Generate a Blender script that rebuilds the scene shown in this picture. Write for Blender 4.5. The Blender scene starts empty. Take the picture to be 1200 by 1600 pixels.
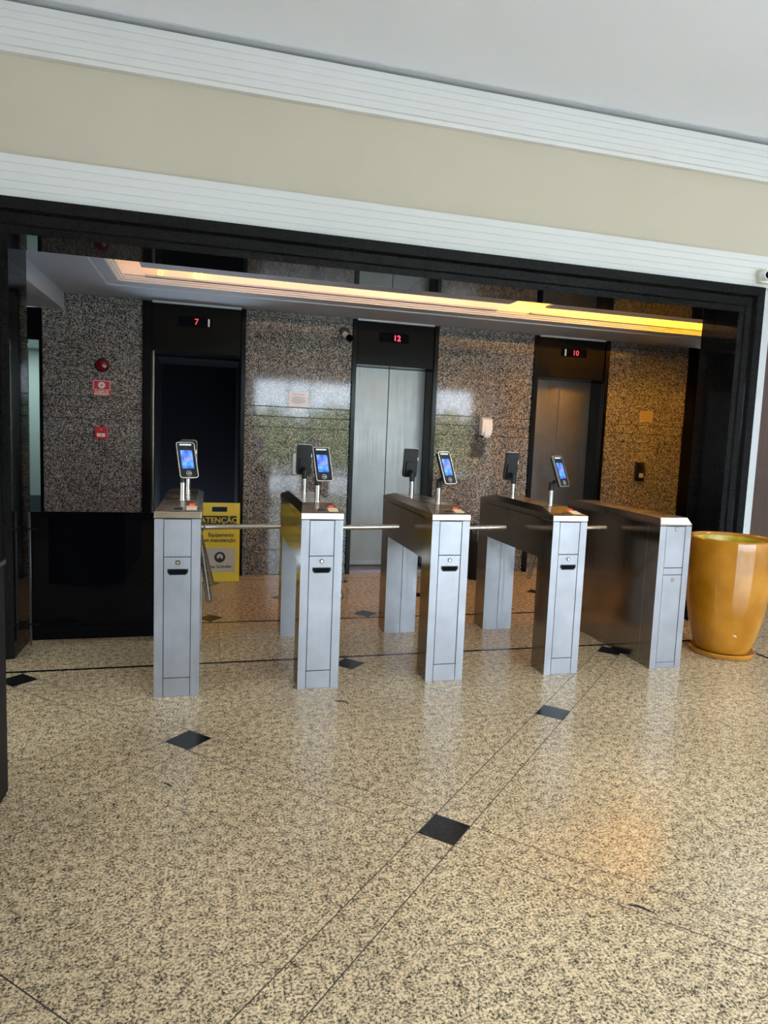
import bpy, bmesh, math, random
from math import sin, cos, radians, pi, sqrt
from mathutils import Vector, Matrix
random.seed(7)
SC = bpy.context.scene
COL = SC.collection

# ------------------------------------------------------------------ camera
cd = bpy.data.cameras.new('camera'); cam = bpy.data.objects.new('camera', cd); COL.objects.link(cam)
cd.sensor_fit = 'HORIZONTAL'; cd.sensor_width = 36.0; cd.lens = 1077.76 / 1200 * 36.0
cd.shift_x = -(634.38 - 600) / 1200; cd.shift_y = (792.26 - 800) / 1200
cd.clip_start = 0.02
Rv = Vector((0.96210344, -0.26931791, 0.04271795)); Uv = Vector((-0.01290084, 0.11152595, 0.99367778)); Fv = Vector((0.27237939, 0.95657191, -0.10382508))
M = Matrix((( Rv.x, Uv.x, -Fv.x, 0.0), (Rv.y, Uv.y, -Fv.y, 0.0), (Rv.z, Uv.z, -Fv.z, 1.5019), (0, 0, 0, 1)))
cam.matrix_world = M
SC.camera = cam

# ------------------------------------------------------------------ world, light, exposure
SC.view_settings.view_transform = 'Standard'; SC.view_settings.look = 'None'
SC.view_settings.exposure = 1.2; SC.view_settings.gamma = 1.0; SC.view_settings.use_curve_mapping = False
SKY = 8.0
w = bpy.data.worlds.new('sky'); SC.world = w; w.use_nodes = True
w.node_tree.nodes['Background'].inputs[0].default_value = (0.72, 0.86, 1.0, 1)
w.node_tree.nodes['Background'].inputs[1].default_value = SKY

REAR = -2.0           # entrance wall behind the camera
CEIL = 3.87           # hall ceiling
LCEIL = 2.675         # lift lobby ceiling
WALL = 7.15           # granite lift wall
WX0, WX1, WZ0, WZ1 = 0.9, 6.3, 0.03, 2.62
LY0, LY1, LZ0, LZ1 = 1.6, 2.35, 0.55, 2.7      # tall window in the left wall   # glazed entrance opening

def area(name, loc, rot, sx, sy, power, color, portal=False, parent=None):
    l = bpy.data.lights.new(name, 'AREA'); l.shape = 'RECTANGLE'; l.size = sx; l.size_y = sy
    l.energy = power; l.color = color
    if portal: l.cycles.is_portal = True
    o = bpy.data.objects.new(name, l); COL.objects.link(o); o.location = loc; o.rotation_euler = rot
    if parent: o.parent = parent
    return o
# sky portal in the glazed entrance (only guides sampling, gives no light itself)
area('sky_portal', ((WX0+WX1)/2, REAR-0.15, (WZ0+WZ1)/2), (radians(90), 0, pi), WX1-WX0, WZ1-WZ0, 1, (1, 1, 1), True)
area('sky_portal', (-3.42, (LY0+LY1)/2, (LZ0+LZ1)/2), (radians(90), 0, -pi/2), LY1-LY0, LZ1-LZ0, 1, (1, 1, 1), True)

# ------------------------------------------------------------------ materials
MATS = {}
def mat(name, color, rough=0.5, metal=0.0, coat=0.0, emit=None, estr=0.0, spec=0.5):
    if name in MATS: return MATS[name]
    m = bpy.data.materials.new(name); m.use_nodes = True
    b = m.node_tree.nodes['Principled BSDF']
    b.inputs['Base Color'].default_value = (*color, 1); b.inputs['Roughness'].default_value = rough
    b.inputs['Metallic'].default_value = metal; b.inputs['Coat Weight'].default_value = coat
    b.inputs['Coat Roughness'].default_value = 0.04
    b.inputs['Specular IOR Level'].default_value = spec
    if emit: b.inputs['Emission Color'].default_value = (*emit, 1); b.inputs['Emission Strength'].default_value = estr
    MATS[name] = m
    return m
def nodes(m): return m.node_tree.nodes, m.node_tree.links, m.node_tree.nodes['Principled BSDF']

def granite(name, cols, scale, rough, thr=(0.40, 0.47, 0.55), coat=0.0, spec=0.5, vary=0.10, stain=None, clump=0.22):
    m = mat(name, cols[1], rough, 0, coat, spec=spec); N, L, B = nodes(m)
    g = N.new('ShaderNodeNewGeometry')
    n1 = N.new('ShaderNodeTexNoise'); n1.inputs['Scale'].default_value = scale; n1.inputs['Detail'].default_value = 6; n1.inputs['Roughness'].default_value = 0.82
    L.new(g.outputs['Position'], n1.inputs['Vector'])
    r = N.new('ShaderNodeValToRGB'); r.color_ramp.interpolation = 'LINEAR'
    e = r.color_ramp.elements; e[0].position = thr[0]; e[0].color = (*cols[0], 1); e[1].position = thr[2]; e[1].color = (*cols[2], 1)
    k = e.new(thr[1]); k.color = (*cols[1], 1)
    n3 = N.new('ShaderNodeTexNoise'); n3.inputs['Scale'].default_value = scale*0.27; n3.inputs['Detail'].default_value = 3
    L.new(g.outputs['Position'], n3.inputs['Vector'])
    ma = N.new('ShaderNodeMath'); ma.operation = 'MULTIPLY_ADD'; ma.inputs[1].default_value = clump; L.new(n3.outputs['Fac'], ma.inputs[0]); L.new(n1.outputs['Fac'], ma.inputs[2])
    mb_ = N.new('ShaderNodeMath'); mb_.operation = 'SUBTRACT'; mb_.inputs[1].default_value = clump*0.5; L.new(ma.outputs[0], mb_.inputs[0])
    k2 = e.new(min(0.99, thr[2]+0.10)); k2.color = (*[min(1, v*1.22) for v in cols[2]], 1)
    L.new(mb_.outputs[0], r.inputs['Fac'])
    n2 = N.new('ShaderNodeTexNoise'); n2.inputs['Scale'].default_value = 1.7; n2.inputs['Detail'].default_value = 2
    L.new(g.outputs['Position'], n2.inputs['Vector'])
    mr = N.new('ShaderNodeMapRange'); mr.inputs['From Min'].default_value = 0.3; mr.inputs['From Max'].default_value = 0.7
    mr.inputs['To Min'].default_value = 1-vary; mr.inputs['To Max'].default_value = 1+vary
    L.new(n2.outputs['Fac'], mr.inputs['Value'])
    mx = N.new('ShaderNodeVectorMath'); mx.operation = 'SCALE'
    L.new(r.outputs['Color'], mx.inputs[0]); L.new(mr.outputs['Result'], mx.inputs['Scale'])
    out = mx.outputs['Vector']
    if stain:
        # dark soap dribble on the stone below the dispenser
        sep = N.new('ShaderNodeSeparateXYZ'); L.new(g.outputs['Position'], sep.inputs[0])
        ns = N.new('ShaderNodeTexNoise'); ns.inputs['Scale'].default_value = 14; ns.inputs['Detail'].default_value = 4; L.new(g.outputs['Position'], ns.inputs['Vector'])
        def math_(op, a, b=None):
            q = N.new('ShaderNodeMath'); q.operation = op
            for i, v in enumerate((a, b)):
                if v is None: continue
                if isinstance(v, (int, float)): q.inputs[i].default_value = v
                else: L.new(v, q.inputs[i])
            return q.outputs[0]
        dx = math_('DIVIDE', math_('SUBTRACT', sep.outputs['X'], stain[0]), stain[2])
        dz = math_('DIVIDE', math_('SUBTRACT', sep.outputs['Z'], stain[1]), stain[3])
        d = math_('ADD', math_('MULTIPLY', dx, dx), math_('MULTIPLY', dz, dz))
        d = math_('ADD', d, math_('MULTIPLY', math_('SUBTRACT', ns.outputs['Fac'], 0.5), 2.2))
        s = N.new('ShaderNodeMapRange'); s.interpolation_type = 'SMOOTHSTEP'; s.inputs['From Min'].default_value = 0.35; s.inputs['From Max'].default_value = 1.15
        s.inputs['To Min'].default_value = 0.30; s.inputs['To Max'].default_value = 1.0
        L.new(d, s.inputs['Value'])
        m2 = N.new('ShaderNodeVectorMath'); m2.operation = 'SCALE'; L.new(out, m2.inputs[0]); L.new(s.outputs['Result'], m2.inputs['Scale']); out = m2.outputs['Vector']
    L.new(out, B.inputs['Base Color'])
    return m

def streak(name, color, rough, dr=0.12, dc=0.12, sc=(220, 220, 2.0), metal=1.0, blotch=0.15):
    m = mat(name, color, rough, metal); N, L, B = nodes(m)
    g = N.new('ShaderNodeNewGeometry'); mp = N.new('ShaderNodeVectorMath'); mp.operation = 'MULTIPLY'; mp.inputs[1].default_value = sc
    L.new(g.outputs['Position'], mp.inputs[0])
    n = N.new('ShaderNodeTexNoise'); n.inputs['Scale'].default_value = 1.0; n.inputs['Detail'].default_value = 3
    L.new(mp.outputs['Vector'], n.inputs['Vector'])
    n2 = N.new('ShaderNodeTexNoise'); n2.inputs['Scale'].default_value = 6.0; n2.inputs['Detail'].default_value = 4
    L.new(g.outputs['Position'], n2.inputs['Vector'])
    a = N.new('ShaderNodeMapRange'); a.inputs['From Min'].default_value = 0.3; a.inputs['From Max'].default_value = 0.7
    a.inputs['To Min'].default_value = rough-dr; a.inputs['To Max'].default_value = rough+dr
    L.new(n.outputs['Fac'], a.inputs['Value']); L.new(a.outputs['Result'], B.inputs['Roughness'])
    b = N.new('ShaderNodeMapRange'); b.inputs['From Min'].default_value = 0.3; b.inputs['From Max'].default_value = 0.7
    b.inputs['To Min'].default_value = 1-dc; b.inputs['To Max'].default_value = 1+dc; L.new(n.outputs['Fac'], b.inputs['Value'])
    c = N.new('ShaderNodeMapRange'); c.inputs['From Min'].default_value = 0.3; c.inputs['From Max'].default_value = 0.75
    c.inputs['To Min'].default_value = 1+blotch*0.4; c.inputs['To Max'].default_value = 1-blotch; L.new(n2.outputs['Fac'], c.inputs['Value'])
    q = N.new('ShaderNodeMath'); q.operation = 'MULTIPLY'; L.new(b.outputs['Result'], q.inputs[0]); L.new(c.outputs['Result'], q.inputs[1])
    s = N.new('ShaderNodeVectorMath'); s.operation = 'SCALE'; s.inputs[0].default_value = color; L.new(q.outputs[0], s.inputs['Scale'])
    L.new(s.outputs['Vector'], B.inputs['Base Color'])
    return m

def soft_noise(m, scale, amt):
    N, L, B = nodes(m); c = Vector(B.inputs['Base Color'].default_value[:3])
    g = N.new('ShaderNodeNewGeometry'); n = N.new('ShaderNodeTexNoise'); n.inputs['Scale'].default_value = scale; n.inputs['Detail'].default_value = 3
    L.new(g.outputs['Position'], n.inputs['Vector'])
    a = N.new('ShaderNodeMapRange'); a.inputs['From Min'].default_value = 0.3; a.inputs['From Max'].default_value = 0.7
    a.inputs['To Min'].default_value = 1-amt; a.inputs['To Max'].default_value = 1+amt; L.new(n.outputs['Fac'], a.inputs['Value'])
    s = N.new('ShaderNodeVectorMath'); s.operation = 'SCALE'; s.inputs[0].default_value = c; L.new(a.outputs['Result'], s.inputs['Scale'])
    L.new(s.outputs['Vector'], B.inputs['Base Color']); return m

FLOOR = granite('floor_granite', ((0.038, 0.031, 0.026), (0.31, 0.22, 0.130), (0.75, 0.575, 0.355)), 112, 0.21, (0.415, 0.475, 0.525), spec=0.30)
WALLG = granite('wall_granite', ((0.010, 0.010, 0.011), (0.085, 0.078, 0.074), (0.43, 0.395, 0.37)), 85, 0.07, (0.43, 0.49, 0.565), spec=0.45, clump=0.10)
WALLS = granite('wall_granite_stained', ((0.010, 0.010, 0.011), (0.085, 0.078, 0.074), (0.43, 0.395, 0.37)), 85, 0.07, (0.43, 0.49, 0.565), spec=0.45, clump=0.10, stain=(2.83, 1.40, 0.11, 0.15))
BLACKG = granite('black_granite', ((0.003, 0.003, 0.003), (0.005, 0.005, 0.005), (0.010, 0.0095, 0.009)), 160, 0.04, spec=0.13)
INLAY = granite('black_inlay_granite', ((0.004, 0.004, 0.005), (0.010, 0.010, 0.010), (0.02, 0.019, 0.018)), 160, 0.16, spec=0.2)
GROUT = mat('grout', (0.05, 0.04, 0.03), 0.8)
JOINT = mat('dark_joint', (0.02, 0.018, 0.016), 0.8)
STEEL = streak('brushed_steel', (0.36, 0.36, 0.39), 0.52, 0.07, 0.07)
STEELS = streak('polished_steel_side', (0.36, 0.32, 0.28), 0.16, 0.03, 0.05)
LIDM = streak('lid_steel', (0.60, 0.54, 0.47), 0.24, 0.06, 0.05, (3, 220, 3))
DOORS = streak('lift_door_steel', (0.215, 0.21, 0.205), 0.40, 0.10, 0.14, (160, 160, 1.2), blotch=0.12)
CHROME = mat('chrome', (0.80, 0.78, 0.74), 0.10, 1.0)
SATIN = streak('satin_tube', (0.50, 0.47, 0.43), 0.24, 0.05, 0.04)
BLACKM = mat('black_metal', (0.008, 0.0075, 0.007), 0.22, 0.0, 0.0, spec=0.08)
FRAMEM = mat('black_frame', (0.005, 0.005, 0.006), 0.18, 0.0, 0.0, spec=0.15)
PLASTIC = mat('black_plastic', (0.008, 0.008, 0.009), 0.35, spec=0.3)
VOID = mat('dark_interior', (0.002, 0.002, 0.004), 0.8, spec=0.1)
BEIGE = soft_noise(mat('beige_paint', (0.57, 0.505, 0.395), 0.7), 2.0, 0.02)
WHITE = soft_noise(mat('white_paint', (0.56, 0.565, 0.58), 0.6), 2.0, 0.015)
TRIMW = soft_noise(mat('white_gloss_trim', (0.70, 0.69, 0.665), 0.5), 2.0, 0.015)
GAPG = mat('grey_shade_gap', (0.50, 0.52, 0.54), 0.7)  # shade of the gap above the crown, put into the colour
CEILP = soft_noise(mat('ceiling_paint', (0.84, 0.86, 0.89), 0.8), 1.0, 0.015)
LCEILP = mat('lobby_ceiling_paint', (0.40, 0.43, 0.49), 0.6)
COVEP = mat('cove_paint', (0.86, 0.80, 0.74), 0.6)
GLASSB = mat('black_glass', (0.002, 0.002, 0.003), 0.03, 0.0, 0.0, spec=0.12)
GREENW = mat('pale_green_paint', (0.50, 0.62, 0.60), 0.7)
WOOD = streak('brown_wood', (0.085, 0.05, 0.04), 0.45, 0.05, 0.25, (60, 60, 1.5), metal=0.0)
RED = mat('red_plastic', (0.55, 0.015, 0.025), 0.35)
REDD = mat('dark_red_dome', (0.13, 0.004, 0.012), 0.22)
REDS = mat('red_sign', (0.50, 0.03, 0.04), 0.4)
SIGNW = mat('sign_white', (0.75, 0.72, 0.68), 0.5)
YEL = mat('yellow_board', (0.78, 0.60, 0.02), 0.42)
YTXT = mat('yellow_lettering', (0.72, 0.60, 0.03), 0.5)
BTXT = mat('black_lettering', (0.012, 0.012, 0.012), 0.5)
GREYP = mat('pale_grey_print', (0.52, 0.50, 0.44), 0.5)
PAPER = mat('paper', (0.82, 0.84, 0.88), 0.6)
YPAPER = mat('yellowed_paper', (0.42, 0.33, 0.16), 0.5)
CREAM = mat('cream_plastic', (0.74, 0.66, 0.52), 0.4)
WPLAS = mat('white_plastic', (0.84, 0.84, 0.86), 0.3)
LENS = mat('lens', (0.004, 0.004, 0.005), 0.15, spec=0.06)
LED = mat('red_led', (0.2, 0.0, 0.0), 0.5, emit=(1.0, 0.03, 0.07), estr=2.2)
LEDD = mat('dim_red_led', (0.1, 0.0, 0.0), 0.5, emit=(1.0, 0.08, 0.08), estr=0.5)
PALE = mat('pale_glint', (0.75, 0.75, 0.76), 0.3)
SILVER = mat('silver_bezel', (0.72, 0.68, 0.60), 0.25, 1.0)
LIGHTBAR = mat('light_bar', (0.75, 0.78, 0.80), 0.3)
ICON = mat('card_icon', (0.30, 0.31, 0.30), 0.4)
LABELC = mat('cream_label', (0.85, 0.66, 0.42), 0.5)
REDL = mat('red_indicator', (0.75, 0.03, 0.05), 0.3, emit=(1, 0.05, 0.05), estr=0.3)
BAG = mat('bin_bag', (0.03, 0.03, 0.036), 0.22)
SIDEW = mat('pavement', (0.62, 0.62, 0.62), 0.9)
HEDGE = soft_noise(mat('hedge_leaves', (0.10, 0.16, 0.045), 0.8), 8.0, 0.5)
DIRT = mat('black_grit', (0.012, 0.012, 0.012), 0.8)
CHIPW = mat('chipped_glaze', (0.80, 0.74, 0.66), 0.6)
POTIN = soft_noise(mat('pot_inner_glaze', (0.55, 0.42, 0.02), 0.3), 18, 0.25)

def pot_glaze():
    m = mat('amber_glaze', (0.60, 0.27, 0.03), 0.05, 0, 0.5); N, L, B = nodes(m)
    g = N.new('ShaderNodeNewGeometry'); n = N.new('ShaderNodeTexNoise'); n.inputs['Scale'].default_value = 5; n.inputs['Detail'].default_value = 5
    L.new(g.outputs['Position'], n.inputs['Vector'])
    r = N.new('ShaderNodeValToRGB'); e = r.color_ramp.elements; e[0].position = 0.35; e[0].color = (0.38, 0.145, 0.005, 1); e[1].position = 0.7; e[1].color = (0.54, 0.225, 0.020, 1)
    L.new(n.outputs['Fac'], r.inputs['Fac']); L.new(r.outputs['Color'], B.inputs['Base Color']); return m
AMBER = pot_glaze()

def screen_mat():
    m = mat('reader_screen', (0.01, 0.02, 0.08), 0.15); N, L, B = nodes(m)
    t = N.new('ShaderNodeTexCoord'); n = N.new('ShaderNodeTexNoise'); n.inputs['Scale'].default_value = 28; n.inputs['Detail'].default_value = 2
    L.new(t.outputs['Object'], n.inputs['Vector'])
    s = N.new('ShaderNodeSeparateXYZ'); L.new(t.outputs['Object'], s.inputs[0])
    # picture on the screen: violet-blue upper field, brighter cyan window blocks low down
    r = N.new('ShaderNodeValToRGB'); e = r.color_ramp.elements
    e[0].position = 0.0; e[0].color = (0.02, 0.08, 0.50, 1); e[1].position = 1.0; e[1].color = (0.07, 0.24, 0.95, 1)
    k = e.new(0.22); k.color = (0.09, 0.35, 1.0, 1); k = e.new(0.36); k.color = (0.05, 0.20, 0.95, 1); k = e.new(0.42); k.color = (0.13, 0.17, 0.85, 1); k = e.new(0.8); k.color = (0.10, 0.22, 0.95, 1)
    mr = N.new('ShaderNodeMapRange'); mr.inputs['From Min'].default_value = -0.052; mr.inputs['From Max'].default_value = 0.058; L.new(s.outputs['Z'], mr.inputs['Value'])
    L.new(mr.outputs['Result'], r.inputs['Fac'])
    a = N.new('ShaderNodeMapRange'); a.inputs['From Min'].default_value = 0.35; a.inputs['From Max'].default_value = 0.65; a.inputs['To Min'].default_value = 0.3; a.inputs['To Max'].default_value = 1.1
    L.new(n.outputs['Fac'], a.inputs['Value'])
    L.new(r.outputs['Color'], B.inputs['Emission Color']); L.new(a.outputs['Result'], B.inputs['Emission Strength'])
    return m
SCREEN = screen_mat()

# ------------------------------------------------------------------ mesh helpers
def props(o, label=None, cat=None, group=None, kind=None):
    if label: o['label'] = label
    if cat: o['category'] = cat
    if group: o['group'] = group
    if kind: o['kind'] = kind
    return o
def root(name, loc, label=None, cat=None, group=None, kind=None, rz=0):
    o = bpy.data.objects.new(name, None); o.empty_display_size = 0.1; COL.objects.link(o); o.location = loc; o.rotation_euler = (0, 0, rz)
    return props(o, label, cat, group, kind)

class MB:
    def __init__(s): s.bm = bmesh.new()
    def face(s, vs, mi=0):
        f = s.bm.faces.new(vs); f.material_index = mi; return f
    def box(s, x0, x1, y0, y1, z0, z1, mi=0):
        v = [s.bm.verts.new(p) for p in ((x0,y0,z0),(x1,y0,z0),(x1,y1,z0),(x0,y1,z0),(x0,y0,z1),(x1,y0,z1),(x1,y1,z1),(x0,y1,z1))]
        for a in ((0,3,2,1),(4,5,6,7),(0,1,5,4),(1,2,6,5),(2,3,7,6),(3,0,4,7)): s.face([v[i] for i in a], mi)
        return s
    def loft(s, rings, mi=0, cap=True, close=True):
        R = [[s.bm.verts.new(p) for p in r] for r in rings]; n = len(R[0])
        for a, b in zip(R, R[1:]):
            for i in range(n if close else n-1):
                j = (i+1) % n; s.face((a[i], a[j], b[j], b[i]), mi)
        if cap:
            s.face(R[0][::-1], mi); s.face(R[-1], mi)
        return s
    def cyl(s, c, r, h, seg=20, axis='z', mi=0, r2=None):
        r2 = r if r2 is None else r2; rings = []
        for k, rr in ((0, r), (h, r2)):
            ring = []
            for i in range(seg):
                a = 2*pi*i/seg; u, v = rr*cos(a), rr*sin(a)
                ring.append({'z': (c[0]+u, c[1]+v, c[2]+k), 'y': (c[0]+u, c[1]+k, c[2]+v), 'x': (c[0]+k, c[1]+u, c[2]+v)}[axis])
            rings.append(ring)
        return s.loft(rings, mi)
    def tube(s, a, b, r, seg=16, mi=0, cap=True, r2=None):
        a, b = Vector(a), Vector(b); d = (b-a).normalized(); u = d.orthogonal().normalized(); v = d.cross(u)
        r2 = r if r2 is None else r2
        R = [[tuple(p + (u*cos(2*pi*i/seg) + v*sin(2*pi*i/seg))*q) for i in range(seg)] for p, q in ((a, r), (b, r2))]
        return s.loft(R, mi, cap)
    def lathe(s, prof, c=(0,0,0), seg=48, mi=0):
        R = [[(c[0]+r*cos(2*pi*i/seg), c[1]+r*sin(2*pi*i/seg), c[2]+z) for i in range(seg)] for r, z in prof]
        return s.loft(R, mi, cap=True)
    def prism(s, pts, y0, y1, mi=0):   # polygon in XZ, extruded along Y
        return s.loft([[(x, y0, z) for x, z in pts], [(x, y1, z) for x, z in pts]], mi)
    def prismx(s, pts, x0, x1, mi=0):  # polygon in YZ, extruded along X
        return s.loft([[(x0, y, z) for y, z in pts], [(x1, y, z) for y, z in pts]], mi)
    def prismz(s, pts, z0, z1, mi=0):
        return s.loft([[(x, y, z0) for x, y in pts], [(x, y, z1) for x, y in pts]], mi)
    def ring(s, c, ro, ri, y0, y1, seg=28, mi=0):   # washer facing -Y
        out = []
        for r, y in ((ro, y0), (ro, y1), (ri, y1), (ri, y0)):
            out.append([s.bm.verts.new((c[0]+r*cos(2*pi*i/seg), c[1]+y, c[2]+r*sin(2*pi*i/seg))) for i in range(seg)])
        for k in range(4):
            a, b = out[k], out[(k+1) % 4]
            for i in range(seg):
                j = (i+1) % seg; s.face((a[i], a[j], b[j], b[i]), mi)
        return s
    def obj(s, name, mats, parent=None, label=None, bevel=0.0, smooth=False, xf=None, seg=2):
        bm = s.bm
        bmesh.ops.recalc_face_normals(bm, faces=bm.faces)
        if bevel > 0:
            es = [e for e in bm.edges if len(e.link_faces) == 2 and e.calc_face_angle(0) > 0.6]
            bmesh.ops.bevel(bm, geom=es, offset=bevel, segments=seg, profile=0.5, affect='EDGES', clamp_overlap=True)
        if xf is not None: bmesh.ops.transform(bm, matrix=xf, verts=bm.verts)
        me = bpy.data.meshes.new(name); bm.to_mesh(me); bm.free()
        if not isinstance(mats, (list, tuple)): mats = [mats]
        for m in mats: me.materials.append(m)
        if smooth:
            for p in me.polygons: p.use_smooth = True
            me.set_sharp_from_angle(angle=radians(35))
        o = bpy.data.objects.new(name, me); COL.objects.link(o)
        if parent: o.parent = parent
        if label: o['label'] = label
        return o

def box(name, x0, x1, y0, y1, z0, z1, m, parent=None, label=None, bevel=0.0):
    return MB().box(x0, x1, y0, y1, z0, z1).obj(name, m, parent, label, bevel)

def rrect(w, h, r, seg=5, cx=0, cz=0):
    pts = []
    for qx, qz, a0 in ((w/2-r, h/2-r, 0), (-w/2+r, h/2-r, 90), (-w/2+r, -h/2+r, 180), (w/2-r, -h/2+r, 270)):
        for i in range(seg+1):
            a = radians(a0 + 90*i/seg); pts.append((cx+qx+r*cos(a), cz+qz+r*sin(a)))
    return pts

def text(name, s, size, pos, m, parent=None, align='CENTER', sx=1.0, bold=0.0, label=None, depth=0.0006):
    """lettering standing in the XZ plane, facing -Y, at pos (relative to the parent)"""
    cu = bpy.data.curves.new(name, 'FONT'); cu.body = s; cu.size = size; cu.align_x = align; cu.align_y = 'CENTER'; cu.extrude = depth; cu.offset = bold
    cu.resolution_u = 3
    o = bpy.data.objects.new(name, cu); COL.objects.link(o)
    dg = bpy.context.evaluated_depsgraph_get(); me = bpy.data.meshes.new_from_object(o.evaluated_get(dg))
    COL.objects.unlink(o); bpy.data.objects.remove(o); bpy.data.curves.remove(cu)
    me.transform(Matrix.Translation(pos) @ Matrix.Rotation(pi/2, 4, 'X') @ Matrix.Diagonal((sx, 1, 1, 1)))
    me.materials.clear(); me.materials.append(m)
    me.name = name
    q = bpy.data.objects.new(name, me); COL.objects.link(q)
    if parent: q.parent = parent
    if label: q['label'] = label
    return q

def copy_tree(o, parent=None):
    c = o.copy(); COL.objects.link(c); c.parent = parent
    for ch in o.children: copy_tree(ch, c)
    return c

# ------------------------------------------------------------------ floor
floor = props(box('floor', -3.2, 6.6, REAR, 7.6, -0.12, -0.0008, GROUT), kind='structure')
YL1, YL2, YL3, XS = 4.443, 5.395, 6.93, 3.917
LW = 0.030
def clip(poly, n, d):
    out = []
    for i in range(len(poly)):
        a, b = poly[i], poly[(i+1) % len(poly)]
        da = n[0]*a[0]+n[1]*a[1]-d; db = n[0]*b[0]+n[1]*b[1]-d
        if da <= 0: out.append(a)
        if da*db < 0:
            t = da/(da-db); out.append((a[0]+t*(b[0]-a[0]), a[1]+t*(b[1]-a[1])))
    return out
def area2(p): return abs(sum(p[i][0]*p[(i+1) % len(p)][1]-p[(i+1) % len(p)][0]*p[i][1] for i in range(len(p))))/2
def tile_obj(name, poly, m, top=0.0):
    if len(poly) < 3 or area2(poly) < 1e-3: return
    MB().prismz(poly, -0.012, top).obj(name, m, floor)
def lattice(O, a, s, x0, x1, y0, y1, gap=0.0048):
    A = Vector((1, 1)).normalized(); B = Vector((1, -1)).normalized(); O = Vector(O)
    h = s/2; g = gap/2
    rects = {'floor_inlay': (-h+g, h-g, -h+g, h-g), 'border_strip': (h+g, a-h-g, -h+g, h-g), 'border_strip ': (-h+g, h-g, h+g, a-h-g), 'floor_tile': (h+g, a-h-g, h+g, a-h-g)}
    for i in range(-12, 13):
        for j in range(-12, 13):
            c = O + A*(a*i) + B*(a*j)
            if c.x < x0-2.2 or c.x > x1+2.2 or c.y < y0-2.2 or c.y > y1+2.2: continue
            for nm, (u0, u1, v0, v1) in rects.items():
                p = [tuple(c+A*u+B*v) for u, v in ((u0, v0), (u1, v0), (u1, v1), (u0, v1))]
                for n, d in (((1, 0), x1), ((-1, 0), -x0), ((0, 1), y1), ((0, -1), -y0)):
                    p = clip(p, n, d)
                    if len(p) < 3: break
                if len(p) >= 3: tile_obj(nm.strip(), p, INLAY if nm == 'floor_inlay' else FLOOR)
lattice((-0.0886, 3.3320), 1.3717, 0.1533, -3.2, XS-LW/2-.001, REAR, YL1-LW/2-.001)
lattice((0.005, 5.530), 0.886, 0.146, -3.2, 6.6, YL2+LW/2+.001, YL3-.005)
def strip_line(p): tile_obj('black_line', p, INLAY)
strip_line([(-3.2, YL1-LW/2), (XS+LW/2, YL1-LW/2), (XS+LW/2, YL1+LW/2), (-3.2, YL1+LW/2)])
strip_line([(-3.2, YL2-LW/2), (6.6, YL2-LW/2), (6.6, YL2+LW/2), (-3.2, YL2+LW/2)])
strip_line([(XS-LW/2, REAR), (XS+LW/2, REAR), (XS+LW/2, YL1-LW/2-.001), (XS-LW/2, YL1-LW/2-.001)])
strip_line([(-3.2, YL3-.003), (6.6, YL3-.003), (6.6, YL3+.006), (-3.2, YL3+.006)])
for i in range(9):      # plain slabs between the two black lines, and along the lift wall
    x0 = -3.2 + i*1.09
    tile_obj('floor_tile', [(x0, YL1+LW/2+.001), (x0+1.0875, YL1+LW/2+.001), (x0+1.0875, YL2-LW/2-.001), (x0, YL2-LW/2-.001)], FLOOR)
    tile_obj('floor_tile', [(x0, YL3+.008), (x0+1.0875, YL3+.008), (x0+1.0875, 7.58), (x0, 7.58)], FLOOR)
yy = REAR
for k in range(10):     # slabs of the strip on the right, beyond the lengthways black line
    y1_ = min(yy+0.9, YL1-.002)
    for xa, xb in ((XS+LW/2+.001, 5.2), (5.203, 6.6)):
        if y1_ > yy+0.05: tile_obj('floor_tile', [(xa, yy), (xb, yy), (xb, y1_), (xa, y1_)], FLOOR)
    yy = y1_+0.003
    if yy > YL1-.05: break

# ------------------------------------------------------------------ hall shell
S = lambda o: props(o, kind='structure')
S(box('ceiling', -3.2, 6.6, REAR, 5.12, CEIL, CEIL+0.1, CEILP))
wf = S(MB().box(-3.2, 6.6, 4.745, 5.118, 2.79, CEIL).box(-3.2, -1.372, 4.745, 5.118, 0, 2.79).obj('wall_front', BEIGE))
S(box('wall_pier', 4.213, 4.362, 4.745, 5.118, 0, 2.789, WHITE))
bpy.data.objects['wall_pier'].name = 'wall_front_pier'
S(MB().box(-3.3, -3.2, REAR, LY0, 0, CEIL).box(-3.3, -3.2, LY1, 5.12, 0, CEIL).box(-3.3, -3.2, LY0, LY1, 0, LZ0).box(-3.3, -3.2, LY0, LY1, LZ1, CEIL).obj('wall_left', BEIGE))
w2 = root('window_2', (-3.25, (LY0+LY1)/2, 0), kind='structure'); hh_ = (LY1-LY0)/2
for a in (-hh_+.02, hh_-.02): box('window_frame', -.03, .03, a-.02, a+.02, LZ0, LZ1, FRAMEM, w2)
S(box('wall_right', 6.6, 6.7, REAR, 7.6, 0, CEIL, WHITE))
rw = S(MB().box(-3.2, WX0, REAR-.12, REAR, 0, CEIL).box(WX1, 6.6, REAR-.12, REAR, 0, CEIL).box(WX0, WX1, REAR-.12, REAR, WZ1, CEIL).obj('wall_rear', BEIGE))
# glazed entrance behind the camera: frame members and what lies outside
win = root('window_1', ((WX0+WX1)/2, REAR-.06, 0), kind='structure')
cx = (WX0+WX1)/2
for x in (WX0+.03, 1.7, 2.2, 3.25, 4.3, 5.3, WX1-.03):
    box('window_frame', x-.025-cx, x+.025-cx, -.03, .03, 0.0, WZ1, FRAMEM, win)

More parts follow.
